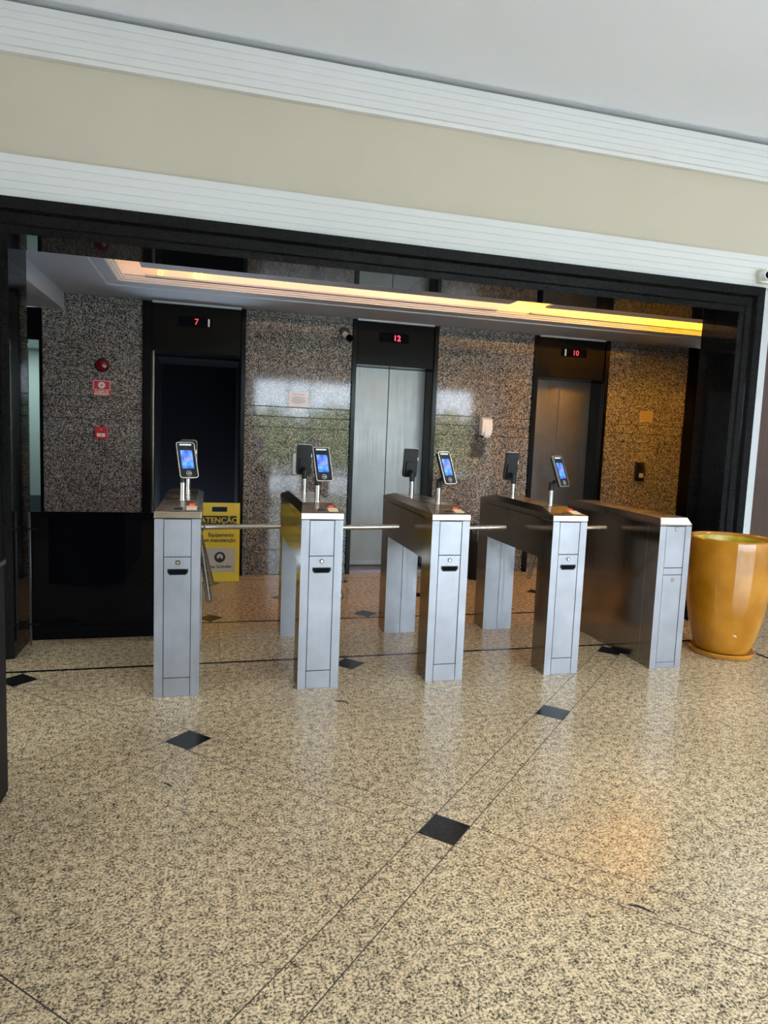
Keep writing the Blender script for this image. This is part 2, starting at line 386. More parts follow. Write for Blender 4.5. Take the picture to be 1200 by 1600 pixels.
S(MB().box(-14, 18, -22, REAR-.125, -0.10, -0.004).box(-14, -3.31, REAR-.12, 7, -0.10, -0.004).obj('ground_outside', SIDEW))
hed = MB()
for i in range(90):
    x = -9 + 0.26*i + random.uniform(-.1, .1); h = random.uniform(1.3, 2.3)
    bmesh.ops.create_icosphere(hed.bm, subdivisions=2, radius=random.uniform(.45, .7), matrix=Matrix.Translation((x, -13+random.uniform(-.4, .4), h*0.45)) @ Matrix.Diagonal((1, 1, h/0.9, 1)))
props(hed.obj('hedge', HEDGE), 'clipped green hedge outside the glazed entrance behind the viewer', 'hedge', kind='stuff')

# fluted lower trim and crown moulding: profile in (y, z), run along X
def profile_run(name, pts, x0, x1, m):
    return S(MB().prismx(pts, x0, x1).obj(name, m))
def fluted(bands, y_in, lean, groove=0.003, gz=0.0045):
    """front face made of bands separated by shallow grooves; y goes out (more negative) by 'lean' per band going up"""
    pts = []; y = y_in
    for i, (z0, z1) in enumerate(bands):
        pts += [(y, z0+gz/2), (y, z1-gz/2), (y+groove, z1-gz/4), (y+groove-lean, z1+gz/4)]
        y -= lean
    return pts
b1 = [(2.792, 2.838), (2.838, 2.884), (2.884, 2.934), (2.934, 2.984), (2.984, 3.034)]
p = [(4.744, 2.792)] + fluted(b1, 4.700, 0.0015) ; p = p[:-2] + [(4.744, 3.034)]
profile_run('trim_1', p, -3.2, 6.59, TRIMW)
b2 = [(3.622, 3.668), (3.668, 3.710), (3.710, 3.762), (3.762, 3.804), (3.804, 3.850)]
p = [(4.744, 3.598), (4.700, 3.598), (4.690, 3.622)] + fluted(b2, 4.675, 0.0035); p = p[:-2] + [(4.744, 3.850)]
profile_run('trim_2', p, -3.2, 6.59, TRIMW)
S(MB().box(-3.2, 6.59, 4.605, 4.744, 3.862, 3.8695).obj('trim_3', GAPG))  # flat strip, greyed in place of the gap's shadow

# black granite portal frame with mitred corners
XL, XR, ZP = -1.172, 4.012, 2.585
prof = [(0, 4.695), (.045, 4.695), (.055, 4.682), (.115, 4.682), (.130, 4.652), (.198, 4.652), (.198, 4.744), (.098, 4.7445), (.098, 5.118), (0, 5.118)]
fr = root('trim_4', ((XL+XR)/2, 4.9, 0), kind='structure'); fo = Vector((-(XL+XR)/2, -4.9, 0)); X0 = Matrix.Translation(fo)
JX = 1.403
def lint(xa, xb, ma, mb):
    MB().loft([[(xa-u*ma, y, ZP+u) for u, y in prof], [(xb+u*mb, y, ZP+u) for u, y in prof]]).obj('lintel_stone', BLACKG, fr, xf=X0)
lint(XL, JX-.001, 1, 0); lint(JX+.001, XR, 0, 1)
for side, xx in ((-1, XL), (1, XR)):
    for za, zb, mt in ((0, ZP, 1),):
        MB().loft([[(xx+side*u, y, za) for u, y in prof], [(xx+side*u, y, zb+u*mt-(.0008 if mt else 0)) for u, y in prof]]).obj('jamb_stone', BLACKG, fr, xf=X0)

# right hand passage: wood panelling beyond the pier
wd = props(root('wood_panelling', (5.4, 5.45, 0)), kind='structure')
for i in range(4):
    box('wood_board', -1.02+i*0.555, -1.02+i*0.555+.55, -.03, .03, 0.0, 2.79, WOOD, wd, bevel=.003)
props(wd, None, None, None, 'structure'); wd.name = 'wall_passage'

# ------------------------------------------------------------------ lift lobby shell
cy0, cy1, cx0, cx1 = 5.50, 6.33, -0.765, 5.30
c = MB()
for a in ((-3.2, cx0, 5.12, 7.6), (cx1, 6.6, 5.12, 7.6), (cx0, cx1, 5.12, cy0), (cx0, cx1, cy1, 7.6)):
    c.box(a[0], a[1], a[2], a[3], LCEIL, LCEIL+.06)
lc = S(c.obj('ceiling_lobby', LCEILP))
c = MB()
c.box(cx0-.04, cx1+.04, cy0-.04, cy0, LCEIL+.06, 2.96).box(cx0-.04, cx1+.04, cy1, cy1+.04, LCEIL+.06, 2.96)
c.box(cx0-.04, cx0, cy0, cy1, LCEIL+.06, 2.96).box(cx1, cx1+.04, cy0, cy1, LCEIL+.06, 2.96).box(cx0-.04, cx1+.04, cy0-.04, cy1+.04, 2.96, 3.0)
c.obj('cove_box', COVEP, lc)
# stepped mouldings round the recess
c = MB()
c.box(cx0-.10, cx1+.1, cy1+.17, cy1+.20, LCEIL-.010, LCEIL)
c.box(cx0-.115, cx0-.10, cy0, cy1+.20, LCEIL-.008, LCEIL)
c.obj('ceiling_moulding', WHITE, lc)
c = MB()
for k, (dy, z0, z1) in enumerate(((.018, LCEIL-.002, LCEIL+.010), (.036, LCEIL+.012, LCEIL+.024), (.054, LCEIL+.026, LCEIL+.036))):
    c.box(cx0+dy, cx1-dy, cy1-dy, cy1, z0, z1); c.box(cx0, cx0+dy, cy0, cy1-dy-.001, z0, z1)
c.obj('cove_step', COVEP, lc)
# light shelves: one along the far side, one hung in the middle of the recess; both break over the second lift
for x0, x1 in ((-.548, 2.60), (2.95, cx1-.02)):
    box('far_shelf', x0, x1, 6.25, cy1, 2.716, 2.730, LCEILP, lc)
for x0, x1 in ((-.543, 2.567), (2.924, cx1-.02)):
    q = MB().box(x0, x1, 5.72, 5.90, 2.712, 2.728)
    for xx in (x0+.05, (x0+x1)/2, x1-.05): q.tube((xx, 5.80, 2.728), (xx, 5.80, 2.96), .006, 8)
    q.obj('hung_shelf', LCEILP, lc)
# lamps lying on the shelves
LPEACH, LAMBER = (1.0, 0.55, 0.28), (1.0, 0.47, 0.02)
TP = mat('lamp_peach', (1, .8, .6), 0.5, emit=LPEACH, estr=4.0); TA = mat('lamp_amber', (1, .7, .2), 0.5, emit=LAMBER, estr=8.0)
def lamp(xa, xb, y, z, m, col, pw, label):
    t = root('tube_lamp', ((xa+xb)/2, y, z), label, 'lamp', 'tube lamps in the ceiling recess'); h = (xb-xa)/2
    MB().tube((-h+.03, 0, .016), (h-.03, 0, .016), .011, 10).obj('tube', m, t)
    for s_ in (-1, 1): MB().box(s_*h-.015-(0.015 if s_ > 0 else -.015), s_*h+.015-(0.015 if s_ > 0 else -.015), -.014, .014, 0, .032).obj('lamp_holder', WPLAS, t)
    area('lamp_light', (0, .0, .032), (pi, 0, 0), xb-xa-.1, .05, pw, col, parent=t)
lamp(-.50, 1.0, 5.80, 2.728, TP, LPEACH, 3.4, 'peach tube lamp lying hidden on the hung shelf, left end')
lamp(1.03, 2.53, 5.80, 2.728, TP, LPEACH, 4.6, 'peach tube lamp on the hung shelf before the second lift')
lamp(2.96, 4.1, 5.80, 2.728, TA, LAMBER, 9, 'amber tube lamp on the hung shelf before the third lift')
lamp(4.13, 5.25, 5.80, 2.728, TA, LAMBER, 44, 'amber tube lamp at the right end of the hung shelf')
for i, (bx_, r_) in enumerate(((-.43, .024), (-.126, .036))):
    b = root('ring_bulb', (bx_, 6.285, 2.730), ['small dull ring bulb standing at the left end of the recess', 'small glowing yellow ring bulb standing in the ceiling recess'][i], 'bulb')
    mm = mat('bulb_%d' % i, (1, .7, .3), 0.4, emit=(1, .62, .10), estr=(1.2, 3.0)[i])
    MB().ring((0, 0, r_+.006), r_, r_-.009, -.005, .005, 20).obj('glass_ring', mm, b)
    box('socket', -.01, .01, -.008, .008, 0, .008, WPLAS, b)

# dropped bulkhead on the left and the lobby end walls
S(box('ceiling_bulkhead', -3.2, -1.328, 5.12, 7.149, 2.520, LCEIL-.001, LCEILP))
S(MB().box(-3.3, -3.2, 5.12, 7.6, 0, LCEIL).obj('wall_lobby_left', WALLG))
S(box('wall_lobby_right', 5.62, 5.70, 5.50, 7.14, 0, LCEIL, FRAMEM))

# granite lift wall
lw = S(root('wall_lifts', (2, WALL, 0)))
joints = [0.0, 0.262, 1.525, 1.632, 1.732, 2.610, LCEIL]
secs = [(-1.512, -.645), (.315, 1.385), (2.318, 3.440), (4.383, 5.450)]
for si, (x0, x1) in enumerate(secs):
    box('wall_backing', x0-2, x1-2, .022, .40, 0, LCEIL, JOINT, lw)
    for ji in range(len(joints)-1):
        z0, z1 = joints[ji]+.003, joints[ji+1]-.003
        rec = 0.006 if ji in (2, 3) else (0.004 if ji == 5 else 0)
        m_ = WALLS if (si == 2 and ji in (1, 2)) else WALLG
        box('granite_panel', x0-2, x1-2, rec, .0225, z0, z1, m_, lw, bevel=.0015)
MB().box(-5.2, -3.66, 0, .40, 2.226, 2.52).box(-3.54, -3.514, -.01, .40, 0, 2.52).box(-3.66, -3.54, 0, .40, 2.226, 2.52).box(-5.2, -3.72, 0, .4, 0, 2.226).obj('doorway_frame', FRAMEM, lw)
MB().box(3.452, 3.56, -.02, .4, 0, LCEIL).box(3.562, 3.62, 0, .4, 0, LCEIL).obj('end_frame', FRAMEM, lw)
# pale green room past the left doorway
gr = S(MB().box(-3.2, -1.0, 8.9, 9.0, 0, 2.4).box(-3.3, -3.2, 7.6, 9.0, 0, 2.4).box(-1.1, -1.0, 7.56, 8.9, 0, 2.4).obj('wall_green_room', GREENW))
S(box('ceiling_green_room', -3.2, -1.0, 7.56, 9.0, 2.305, 2.4, CEILP))
S(box('floor_green_room', -3.2, -1.0, 7.6, 9.0, -.1, 0.0, GROUT))
S(box('baseboard_green_room', -3.2, -1.1, 8.87, 8.9, 0, 0.62, mat('slate_dado', (.10, .13, .15), .4)))
area('green_room_light', (-2.0, 8.2, 2.29), (0, 0, 0), .8, .5, 4.5, (0.85, 1.0, 0.97))
# corridor light on the right, beyond the pier
area('passage_light', (5.9, 2.9, CEIL-.01), (0, 0, 0), .6, .6, 12, (0.9, 0.95, 1.0))

# ------------------------------------------------------------------ lifts
def seg_text(name, s, size, pos, m, parent): return text(name, s, size, pos, m, parent, bold=.0008)
def lift(n, xo0, xo1, xi0, xi1, led, ledmat, closed=True, dirx=None):
    d = S(root('door_%d' % n, ((xo0+xo1)/2, WALL, 0))); c = (xo0+xo1)/2
    H = 2.212; dep = .25
    q = MB()
    for a, b in ((xo0, xi0-.004), (xi1+.004, xo1)):
        q.box(a-c, b-c, -.030, .010, 0, 2.662); 
    q.box(xo0+.0-c, xi0-c, .010, .42, 0, 2.662).box(xi1-c, xo1-c, .010, .42, 0, 2.662)
    q.obj('frame', FRAMEM, d, bevel=.002)
    box('header_panel', xi0-c+.001, xi1-c-.001, -.012, .41, H, 2.650, BLACKM, d, bevel=.002)
    box('gap_glint_strip', xi0-c, xi1-c, -.016, .40, 2.655, LCEIL-.001, WHITE, d)  # white strip drawn for the bright line of a reflecting ceiling gap
    box('door_sill', xi0-c+.001, xi1-c-.001, .02, .40, 0.0, .035, STEEL, d)
    if closed:
        mid = (xi0+xi1)/2
        for a, b in ((xi0+.002, mid-.003), (mid+.003, xi1-.002)):
            MB().box(a-c, b-c, dep, dep+.03, .045, H-.004).obj('door_leaf', DOORS, d, bevel=.002)
            MB().box(a-c+.01, b-c-.01, dep-.004, dep, .055, .105).obj('kick_strip', STEEL, d)
        box('shaft_back', xi0-c, xi1-c, dep+.05, dep+.10, 0.036, H-.001, VOID, d)
    else:
        # doors standing open on the unlit shaft
        MB().box(xi0-c+.001, xi1-c-.001, 1.3, 1.34, 0, H).box(xi0-c-.12, xi0-c, .42, 1.34, 0, H+.3).box(xi1-c, xi1-c+.12, .42, 1.34, 0, H+.3).box(xi0-c-.12, xi1-c+.12, .421, 1.34, H-.02, H+.3).obj('dark_shaft', VOID, d)
        box('landing_edge', xi0-c+.005, xi0-c+.02, .02, .04, .036, H-.005, SATIN, d, label='thin bright steel edge of the open landing door')
    # indicator
    dx0 = dirx[0]-c
    ind = box('floor_indicator', dx0, dx0+.315, -.020, -.010, 2.455, 2.552, VOID, d, bevel=.003)
    ind.parent = d
    seg_text('digits', led, .080, (dirx[1]-c, -.021, 2.500), ledmat, ind)
    if dirx[2] is not None:
        MB().prism(rrect(.018, .075, .008, 4, dirx[2]-c, 2.500), -.026, -.020).obj('glint_bar', PALE, ind)  # pale bar modelled in place of a reflected glint beside the digits
    return d
lift(1, -.645, .313, -.560, .268, '7', LEDD, False, (-.33, -.155, -.040))
lift(2, 1.387, 2.316, 1.435, 2.268, '12', LED, True, (1.668, 1.855, None))
lift(3, 3.442, 4.381, 3.498, 4.325, '10', LEDD, True, (3.77, 3.945, 3.815))

# ------------------------------------------------------------------ turnstiles
YT, YR0 = 3.898, 4.5
def head(parent, name, at, yaw, tilt, front):
    """face reader: casing with screen, bezel, light bar and card sign; local frame faces -Y"""
    mtx = Matrix.Translation(at) @ Matrix.Rotation(yaw, 4, 'Z') @ Matrix.Rotation(tilt, 4, 'X')
    q = MB().prism(rrect(.104, .212, .014), -.012, .012); q.prism(rrect(.070, .10, .008, 4, 0, -.04), .012, .024)
    h = q.obj(name, PLASTIC, parent, bevel=.0015); h.matrix_local = mtx
    q = MB(); o = rrect(.108, .216, .016); i_ = rrect(.100, .208, .012); n = len(o)
    R = [[q.bm.verts.new((x, y, z)) for x, z in pts] for pts, y in ((o, -.0135), (o, -.002), (i_, -.002), (i_, -.0135))]
    for k in range(4):
        a, b = R[k], R[(k+1) % 4]
        for j in range(n): q.face((a[j], a[(j+1) % n], b[(j+1) % n], b[j]))
    q.obj('bezel', SILVER, h)
    MB().box(-.034, .034, -.0126, -.0121, -.052, .058).obj('screen', SCREEN, h)
    MB().prism(rrect(.070, .010, .004, 3, 0, .092), -.0132, -.0121).obj('light_bar', LIGHTBAR, h)
    q = MB().ring((0, 0, -.080), .016, .0125, -.0132, -.0121, 20); q.prism(rrect(.018, .011, .003, 3, .002, -.080), -.0132, -.0121); q.obj('card_sign', ICON, h)
    for ex in (-.016, .016): MB().cyl((ex, -.0128, .076), .003, .001, 10, 'y').obj('camera_eye', LENS, h)
    if not front: MB().box(-.052, -.047, .0125, .0145, .02, .045).obj('white_tag', WPLAS, h)
    return h
def lid_mesh(y0, y1, z0, zl, zt, hw, inset, yi0, yi1):
    q = MB(); B = q.bm
    def v(x, y, z): return B.verts.new((x, y, z))
    bot = [v(-hw, y0, z0), v(hw, y0, z0), v(hw, y1, z0), v(-hw, y1, z0)]
    rim = [v(-hw, y0, zl), v(hw, y0, zl), v(hw, y1, zl), v(-hw, y1, zl)]
    top = [v(-hw+inset, yi0, zt), v(hw-inset, yi0, zt), v(hw-inset, yi1, zt), v(-hw+inset, yi1, zt)]
    q.face(bot[::-1])
    for i in range(4):
        j = (i+1) % 4; q.face((bot[i], bot[j], rim[j], rim[i]))
    q.face((rim[0], rim[1], top[1], top[0])); q.face((rim[2], rim[3], top[3], top[2]))
    q.face((rim[1], rim[2], top[2], top[1])); q.face((rim[3], rim[0], top[0], top[3])); q.face(top)
    return q
def two_tone(o, side, front):
    """polished flanks, brushed fronts: faces looking along X take the second material"""
    me = o.data
    for p_ in me.polygons:
        p_.material_index = 1 if abs(p_.normal.x) > .7 else 0
def turnstile(label, x, yaw, rdx):
    t = root('turnstile', (x+.12, YR0, 0), label, 'turnstile', 'tripod turnstiles across the portal')
    F = YT-YR0; W2 = .12; e = .003
    # front pedestal: core and two corner strips
    q = MB().box(-W2, W2, F+.010, F+.186, 0, .997)
    q.box(-W2, -.0735, F, F+.010, 0, .997).box(.0725, W2, F, F+.010, 0, .997)
    o = q.obj('front_pedestal', [STEEL, STEELS, JOINT], t); two_tone(o, 1, 0)
    for p_ in o.data.polygons:
        if p_.normal.y < -.7 and abs(p_.center.y-(F+.010)) < .001: p_.material_index = 2
    box('front_pedestal_foot', -.070, .069, F+.001, F+.0098, 0.002, .106, STEEL, t).name = 'kick_plate'
    box('upper_panel', -.070, .069, F+.001, F+.0098, .790, .994, STEEL, t, bevel=.0012)
    ad = box('access_door', -.070, .069, F+.001, F+.0098, .110, .786, STEEL, t, bevel=.0012)
    q = MB().cyl((0.002, F-.003, .758), .0125, .004, 20, 'y'); q.obj('lock_surround', PLASTIC, ad)
    q = MB().cyl((0.002, F-.0045, .758), .0075, .002, 16, 'y'); q.obj('lock', CHROME, ad)
    pts = [(-.052, .722), (-.052, .703), (-.040, .689), (.044, .689), (.056, .703), (.056, .722)]
    MB().prism(pts, F-.0025, F+.0008).obj('handle_surround', PLASTIC, ad)
    pts = [(-.045, .717), (-.045, .706), (-.036, .695), (.040, .695), (.049, .706), (.049, .717)]
    MB().prism(pts, F-.0032, F-.0026).obj('handle_recess', VOID, ad)
    # rear pedestal with its centre seam, and the box that bridges both
    q = MB().box(-W2, -.0015, .447, .637, 0, .740).box(.0015, W2, .447, .637, 0, .740)
    o = q.obj('rear_pedestal', [STEEL, STEELS], t); two_tone(o, 1, 0)
    o = MB().box(-W2, W2, F+.188, .637, .7405, .997).obj('body', [STEELS, STEELS], t)
    # lid
    q = lid_mesh(F-.002, .639, 1.002, 1.036, 1.074, W2+.002, .034, F+.235, .415)
    lid = q.obj('lid', [LIDM, STEELS], t, bevel=.0015); 
    for p_ in lid.data.polygons: p_.material_index = 1 if abs(p_.normal.x) > .5 else 0
    # label, push lamp and card slot on the sloping front of the lid
    sl = math.atan2(.038, .235)
    xf = Matrix.Translation((0, F, 1.036)) @ Matrix.Rotation(sl, 4, 'X')
    MB().box(.042, .098, .045, .115, .0002, .0022).obj('sticker', LABELC, lid, xf=xf)
    MB().cyl((.070, .142, .0), .014, .005, 18).obj('red_lamp', REDL, lid, xf=xf)
    MB().box(-.022, .022, .052, .078, .0002, .0030).obj('card_slot', PLASTIC, lid, xf=xf)
    # readers on short poles
    for k, (px_, py_, yw, front) in enumerate(((.012, -.292, yaw, True), (rdx, .272, pi, False))):
        po = MB().cyl((px_, py_, 1.070), .016, .105, 20).cyl((px_, py_, 1.0735), .021, .003, 20).obj('reader_pole', SATIN, t, smooth=True)
        fx, fy = sin(yw), -cos(yw)
        q = MB().cyl((px_, py_, 1.172), .0185, .058, 20)
        q.tube((px_, py_, 1.215), (px_+fx*.032, py_+fy*.032, 1.238), .013, 14); q.obj('clamp', PLASTIC, po, smooth=True)
        off = .058
        head(t, 'face_reader', (px_+fx*off, py_+fy*off, 1.302), yw, radians(-22 if front else -11), front)
    # tripod: hub and three arms
    hub = MB().tube((W2, 0, .866), (W2+.012, 0, .858), .055, 24, r2=.040).obj('hub', SATIN, t, smooth=True)
    hx, hz = W2-.018, .850
    MB().tube((W2-.01, -.02, hz+.022), (W2+.485, -.05, .884), .0165, 20).obj('arm', SATIN, t, smooth=True)
    MB().tube((hx, -.02, hz-.02), (W2+.050, -.350, .474), .0165, 20).obj('arm', SATIN, t, smooth=True)
    MB().tube((hx, .02, hz-.02), (W2+.064, .310, .440), .0165, 20).obj('arm', SATIN, t, smooth=True)
    return t
turnstile('leftmost turnstile, joined to the black glass gate, steel box on two pedestals', -.2905, radians(22), .024)
turnstile('turnstile second from the left, yellow board reflected in its flank', .4981, radians(14), .004)
turnstile('turnstile third from the left, between the second and the fourth', 1.279, radians(27), -.004)
turnstile('turnstile fourth from the left, nearest the closed end cabinet', 2.080, radians(29), -.010)

ec = root('end_cabinet', (2.9875, YR0, 0), 'closed steel end cabinet with two stacked panels, beside the amber pot', 'cabinet')
F = YT-YR0; W2 = .1215
q = MB().box(-W2, W2, F+.010, .637, 0, .974).box(-W2, -.0735, F, F+.010, 0, .974).box(.0765, W2, F, F+.010, 0, .974)
o = q.obj('cabinet_body', [STEEL, STEELS, JOINT], ec); two_tone(o, 1, 0)
for p_ in o.data.polygons:
    if p_.normal.y < -.7 and abs(p_.center.y-(F+.010)) < .001: p_.material_index = 2
box('side_seam', -W2-.0006, -W2, F+.128, F+.131, 0.0, .972, CHROME, ec)
for z0, z1, kn in ((.043, .642, .610), (.646, .690, None), (.694, .971, .955)):
    pn = box('front_panel', -.070, .073, F+.001, F+.0098, z0, z1, STEEL, ec, bevel=.0012)
    if kn: box('square_lock', -.012+.005, .012+.005, F-.002, F+.0008, kn-.014, kn+.012, mat('lock_grey', (.22, .22, .24), .4, .6), pn, bevel=.001); MB().cyl((.005, F-.003, kn-.001), .005, .002, 12, 'y').obj('key_slot', CHROME, pn)
box('kick_plate', -.070, .073, F+.001, F+.0098, .002, .040, STEEL, ec)
q = lid_mesh(F-.002, .639, .978, .986, 1.030, W2+.002, .018, F+.03, .60)
o = q.obj('lid', [LIDM, STEELS], ec, bevel=.004, seg=3)
for p_ in o.data.polygons: p_.material_index = 1 if p_.normal.x < -.6 else 0

# black glass gate between the portal jamb and the first turnstile
g = root('swing_gate', (-.75, 4.94, 0), 'low black glass swing gate left of the first turnstile', 'gate')
box('glass_panel', -.375, .445, -.006, .006, .045, .905, GLASSB, g, bevel=.002)
box('edge_rail', -.388, -.378, -.006, .006, .012, .900, mat('grey_rail', (.035, .035, .037), .4, 0.0), g)
for z in (.790, .155):
    MB().box(-.42, -.393, -.010, .010, z-.02, z+.02).box(-.393, -.330, -.012, -.0061, z-.006, z+.006).obj('hinge', BLACKM, g)

# ------------------------------------------------------------------ things in the hall
# amber glazed pot on its saucer
pt = root('glazed_pot', (3.67, 4.16, 0.034), 'tall empty amber glazed pot standing on its saucer beside the portal', 'pot')
pr = [(.150, 0), (.188, .004), (.200, .025), (.228, .11), (.254, .22), (.276, .36), (.289, .50), (.296, .66), (.299, .800), (.298, .822), (.288, .830), (.276, .822), (.268, .805), (.266, .60), (.25, .36), (.2, .12), (.05, .10)]
q = MB(); seg = 64
R = [[q.bm.verts.new((r*cos(2*pi*i/seg), r*sin(2*pi*i/seg), z)) for i in range(seg)] for r, z in pr]
for k, (a, b) in enumerate(zip(R, R[1:])):
    for i in range(seg): q.face((a[i], a[(i+1) % seg], b[(i+1) % seg], b[i]), 1 if k >= 12 else 0)
q.face(R[0][::-1], 0); q.face(R[-1], 1)
q.obj('pot_body', [AMBER, POTIN], pt, smooth=True)
# chip in the glaze, low on the near side
ang = radians(-113); rr = .2385
cpt = Vector((rr*cos(ang), rr*sin(ang), .150)); tdir = Vector((-sin(ang), cos(ang), 0)); nd = Vector((cos(ang), sin(ang), 0))
q = MB(); outl = [(-.012, .006), (-.003, .010), (.006, .008), (.012, .001), (.014, -.009), (.008, -.007), (.004, .000), (-.006, .001)]
q.loft([[tuple(cpt+tdir*u+Vector((0, 0, w_))+nd*(-.004+.35*w_)) for u, w_ in outl], [tuple(cpt+tdir*u+Vector((0, 0, w_))+nd*(.003+.35*w_)) for u, w_ in outl]])
q.obj('glaze_chip', CHIPW, pt, label='white chip in the amber glaze')
sc = root('pot_saucer', (3.67, 4.16, 0), 'shallow amber saucer under the tall glazed pot', 'saucer')
MB().lathe([(.206, 0), (.222, .006), (.228, .030), (.224, .036), (.218, .034), (.212, .0335), (.02, .0335)], seg=64).obj('saucer_dish', AMBER, sc, smooth=True)

# dark counter end at the left edge
ct = root('reception_counter', (-1.1, 2.2, 0), 'dark polished counter end at the left edge of the picture', 'counter')
box('counter_front', -.325, .325, -.8, .783, 0.0, .93, mat('dark_counter', (.010, .0095, .009), .45, spec=.05), ct, bevel=.003)
box('counter_top', -.333, .330, -.81, .788, .931, .955, BLACKG, ct, bevel=.003)

# bits on the floor
def grit(x, y, L_, a, label):
    pts = []; n = 7
    for i in range(n+1): t_ = i/n; pts.append((L_*(t_-.5), .10*L_*sin(t_*3.1)+.02*L_*random.uniform(-1, 1)+.0012+.05*L_*sin(pi*t_)))
    for i in range(n, -1, -1): t_ = i/n; pts.append((L_*(t_-.5), .10*L_*sin(t_*3.1)-.0012-.04*L_*sin(pi*t_)))
    o = MB().prismz(pts, 0, .003).obj('black_fleck', DIRT, None, xf=Matrix.Rotation(a, 4, 'Z')); o.location = (x, y, 0)
    props(o, label, 'litter')
grit(1.363, 1.799, .075, radians(-42), 'short black scrap lying on the floor strip at lower right')
grit(.724, 3.67, .085, radians(-38), 'small black sliver on the floor before the second turnstile')
grit(-.159, 2.905, .050, radians(-48), 'small black fleck on the floor below the left black diamond')

# camera on its box at the right edge of the fluted trim
cm = root('dome_camera', (4.205, 4.70, 2.87), 'white camera on cream box on the fluted trim, right edge', 'camera')
box('junction_box', -.055, .075, -.05, .0, -.052, .050, CREAM, cm, bevel=.004)
MB().cyl((-.033, -.105, -.005), .038, .055, 24, 'y').obj('camera_body', WPLAS, cm, smooth=True)
MB().cyl((-.033, -.114, -.005), .029, .016, 24, 'y').obj('lens', LENS, cm, smooth=True)

# ------------------------------------------------------------------ things on the lift wall
Y = WALL
s = root('alarm_siren', (-1.002, Y, 2.030), 'round dark red alarm siren on granite above the red fire sign', 'siren')
prr = [(.062, 0), (.064, .02), (.060, .035), (.045, .058), (.02, .068), (.004, .070)]
q = MB(); R = [[q.bm.verts.new((r*cos(2*pi*i/28), -z, r*sin(2*pi*i/28))) for i in range(28)] for r, z in prr]
for a, b in zip(R, R[1:]):
    for i in range(28): q.face((a[i], a[(i+1) % 28], b[(i+1) % 28], b[i]))
q.face(R[0]); q.face(R[-1][::-1]); q.obj('siren_dome', REDD, s, smooth=True)
MB().ring((0, 0, 0), .048, .040, -.054, -.044, 28).obj('siren_ring', RED, s)

s = root('fire_alarm_sign', (-1.007, Y, 1.822), 'square red fire alarm sign with white ring and lettering', 'sign')
box('sign_plate', -.079, .079, -.006, 0, -.074, .074, REDS, s, bevel=.001)
q = MB(); 
for a in ((-.074, .074, .064, .068), (-.074, .074, -.018, -.014), (-.074, -.070, -.014, .064), (.070, .074, -.014, .064)): q.box(a[0], a[1], -.0068, -.0062, a[2], a[3])
q.obj('sign_border', SIGNW, s)
MB().ring((0, 0, .025), .031, .011, -.0070, -.0062).obj('ring_symbol', SIGNW, s); MB().cyl((0, -.0070, .025), .005, .0008, 16, 'y').obj('ring_symbol', SIGNW, s)
text('lettering', 'ALARME DE', .024, (0, -.0066, -.034), SIGNW, s, bold=.0006); text('lettering', 'INCÊNDIO', .027, (0, -.0066, -.057), SIGNW, s, bold=.0011)

s = root('manual_call_point', (-1.006, Y, 1.397), 'red break-glass call point below the red fire sign', 'call point')
box('housing', -.054, .054, -.052, 0, -.055, .055, RED, s, bevel=.005)
box('label_window', -.038, .034, -.0535, -.0525, -.034, -.002, SIGNW, s); MB().cyl((0, -.0545, -.018), .006, .001, 12, 'y').obj('black_dot', BTXT, s)
MB().cyl((0, -.0535, .032), .006, .0012, 12, 'y').obj('small_lamp', SIGNW, s)
MB().tube((.054, -.03, .028), (.062, -.03, .028), .006, 10).obj('side_screw', CHROME, s)

s = root('wall_notice', (.849, Y, 1.817), 'white notice sheet on granite between first and second lift', 'notice')
box('sheet', -.096, .096, -.003, 0, -.078, .078, PAPER, s)
q = MB()
for i, (a, b) in enumerate(((-.04, .04), (-.075, .072), (-.06, .055), (-.08, .078), (-.07, .066), (-.045, .04))): q.box(a, b, -.0036, -.0031, .022-.0125*i, .0265-.0125*i)
q.obj('printed_lines', mat('grey_ink', (.25, .25, .28), .6), s); box('red_heading', -.062, .062, -.0036, -.0031, .046, .051, mat('pink_ink', (.65, .2, .25), .6), s)

s = root('bullet_camera', (1.305, Y, 2.505), 'small cream bullet camera on black bracket beside the second lift', 'camera')
box('bracket', -.055, .035, -.055, 0, -.005, .052, PLASTIC, s, bevel=.003)
MB().tube((-.015, -.05, -.005), (.022, -.115, -.048), .028, 20, r2=.030).obj('camera_body', CREAM, s, smooth=True)
MB().tube((.018, -.108, -.043), (.034, -.136, -.062), .034, 20).obj('camera_hood', LENS, s, smooth=True)

s = root('soap_dispenser', (2.893, Y, 1.622), 'white hand gel dispenser above a dark drip stain on granite', 'dispenser')
MB().prismx([(0, -.090), (0, .108), (-.06, .108), (-.098, .085), (-.105, .02), (-.100, -.05), (-.075, -.090)], -.062, .058).obj('dispenser_body', WPLAS, s, bevel=.008)
MB().prismx([(-.100, .05), (-.112, .0), (-.112, -.085), (-.100, -.112), (-.082, -.112), (-.080, -.02)], -.036, .036).obj('push_lever', WPLAS, s, bevel=.006)

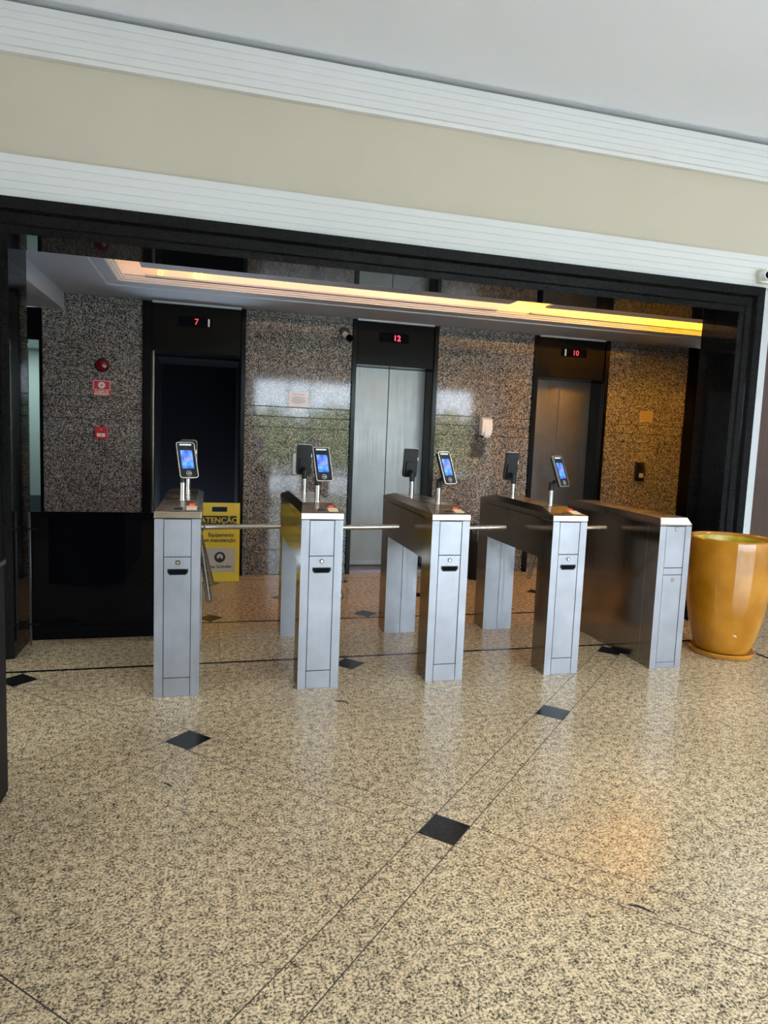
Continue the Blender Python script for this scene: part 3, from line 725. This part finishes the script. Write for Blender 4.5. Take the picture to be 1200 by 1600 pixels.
for (xa, xb, za, zb, lb) in ((.800, .905, 1.046, 1.262, 'steel lift call plate on granite between first and second lift'), (4.832, 4.942, 1.076, 1.300, 'metal intercom with lit button on the right amber-lit granite')):
    nm = 'call_plate' if xa < 2 else 'wall_intercom'
    s = root(nm, ((xa+xb)/2, Y, (za+zb)/2), lb, 'call plate' if xa < 2 else 'intercom'); hw, hh = (xb-xa)/2, (zb-za)/2
    MB().box(-hw, hw, -.045 if xa > 2 else -.02, 0, -hh, hh).obj('housing', mat('dull_steel', (.30, .30, .29), .45, .6) if xa < 2 else mat('dark_steel', (.16, .15, .16), .3, 1.0), s, bevel=.004)
    yb = -.046 if xa > 2 else -.021
    if xa > 2:
        for k in range(5): MB().box(-.035+.014*k, -.030+.014*k, yb, yb+.001, .01, .085).obj('speaker_slot', BTXT, s)
        box('push_button', -.020, .034, yb-.003, yb, -.07, -.02, CREAM, s)
    else:
        for k in range(2): MB().prism(rrect(.036, .036, .004, 3, .01, -.03-.045*k), yb-.004, yb).obj('push_button', CHROME, s)
s = root('wall_label', (4.935, Y, 1.840), 'yellowish printed label on the right granite above the intercom', 'label')
box('sheet', -.085, .085, -.003, 0, -.062, .062, YPAPER, s)
q = MB()
for i in range(5): q.box(-.075, .072, -.0036, -.0031, .036-.02*i, .042-.02*i)
q.obj('printed_lines', mat('brown_ink', (.15, .10, .04), .6), s)

# yellow maintenance board (folding stand)
s = root('maintenance_sign', (.088, 6.88, 0), 'yellow folding warning board before the dark open lift', 'sign')
tilt = radians(-7); XF = Matrix.Rotation(tilt, 4, 'X')
q = MB(); hw, H = .190, .768
for a in ((-hw, hw, 0.0, .680), (-hw, hw, .728, H), (-hw, -.075, .680, .728), (.068, hw, .680, .728)): q.box(a[0], a[1], -.006, .006, a[2], a[3])
bd = q.obj('front_board', YEL, s); bd.rotation_euler = (tilt, 0, 0)
q = MB().box(-hw, hw, -.004, .004, .0, .66); rb = q.obj('rear_board', YEL, s); rb.location = (0, .210, 0); rb.rotation_euler = (radians(8.5), 0, 0)
def onb(o): return o
box('black_band', -.178, .160, -.0072, -.0062, .545, .640, BTXT, bd)
text('lettering', 'ATENÇÃO', .074, (-.004, -.0080, .594), YTXT, bd, sx=1.02, bold=.001)
text('lettering', 'Equipamento', .052, (.014, -.0070, .452), BTXT, bd, sx=.88, bold=.0011)
text('lettering', 'em manutenção', .052, (-.004, -.0070, .400), BTXT, bd, sx=.94, bold=.0011)
box('white_field', -.165, .150, -.0072, -.0062, .090, .325, GREYP, bd)
MB().cyl((.004, -.0085, .235), .052, .0012, 32, 'y').obj('logo', BTXT, bd)
# emblem: pale arch with a dark peak inside the disc
arch = [(.004+.030*cos(radians(a)), .238+.030*sin(radians(a))) for a in range(-40, 221, 20)]
MB().prism(arch, -.0092, -.0086).obj('logo_arch', GREYP, bd)
MB().prism([(-.018, .200), (.026, .200), (.004, .243)], -.0098, -.0093).obj('logo_peak', BTXT, bd)
text('lettering', 'Atlas Schindler', .040, (0, -.0078, .142), BTXT, bd, sx=.98, bold=.001)

# waste bin with bag
s = root('waste_bin', (2.765, 6.83, 0), 'black waste bin lined with a bag, behind the turnstiles', 'bin')
MB().lathe([(.115, 0), (.12, .01), (.140, .50), (.137, .502), (.13, .48), (.11, .03), (.02, .03)], seg=32).obj('bin_body', PLASTIC, s, smooth=True)
q = MB(); seg = 40; R = []
for k, (r, z) in enumerate(((.142, .42), (.150, .50), (.147, .56), (.13, .575), (.11, .54), (.10, .40))):
    R.append([q.bm.verts.new(((r+.008*sin(7*i+k*2)+.004*random.uniform(-1, 1))*cos(2*pi*i/seg), (r+.008*sin(7*i+k*2))*sin(2*pi*i/seg), z+.012*sin(3*i+k))) for i in range(seg)])
for a, b in zip(R, R[1:]):
    for i in range(seg): q.face((a[i], a[(i+1) % seg], b[(i+1) % seg], b[i]))
q.obj('bin_bag', BAG, s)
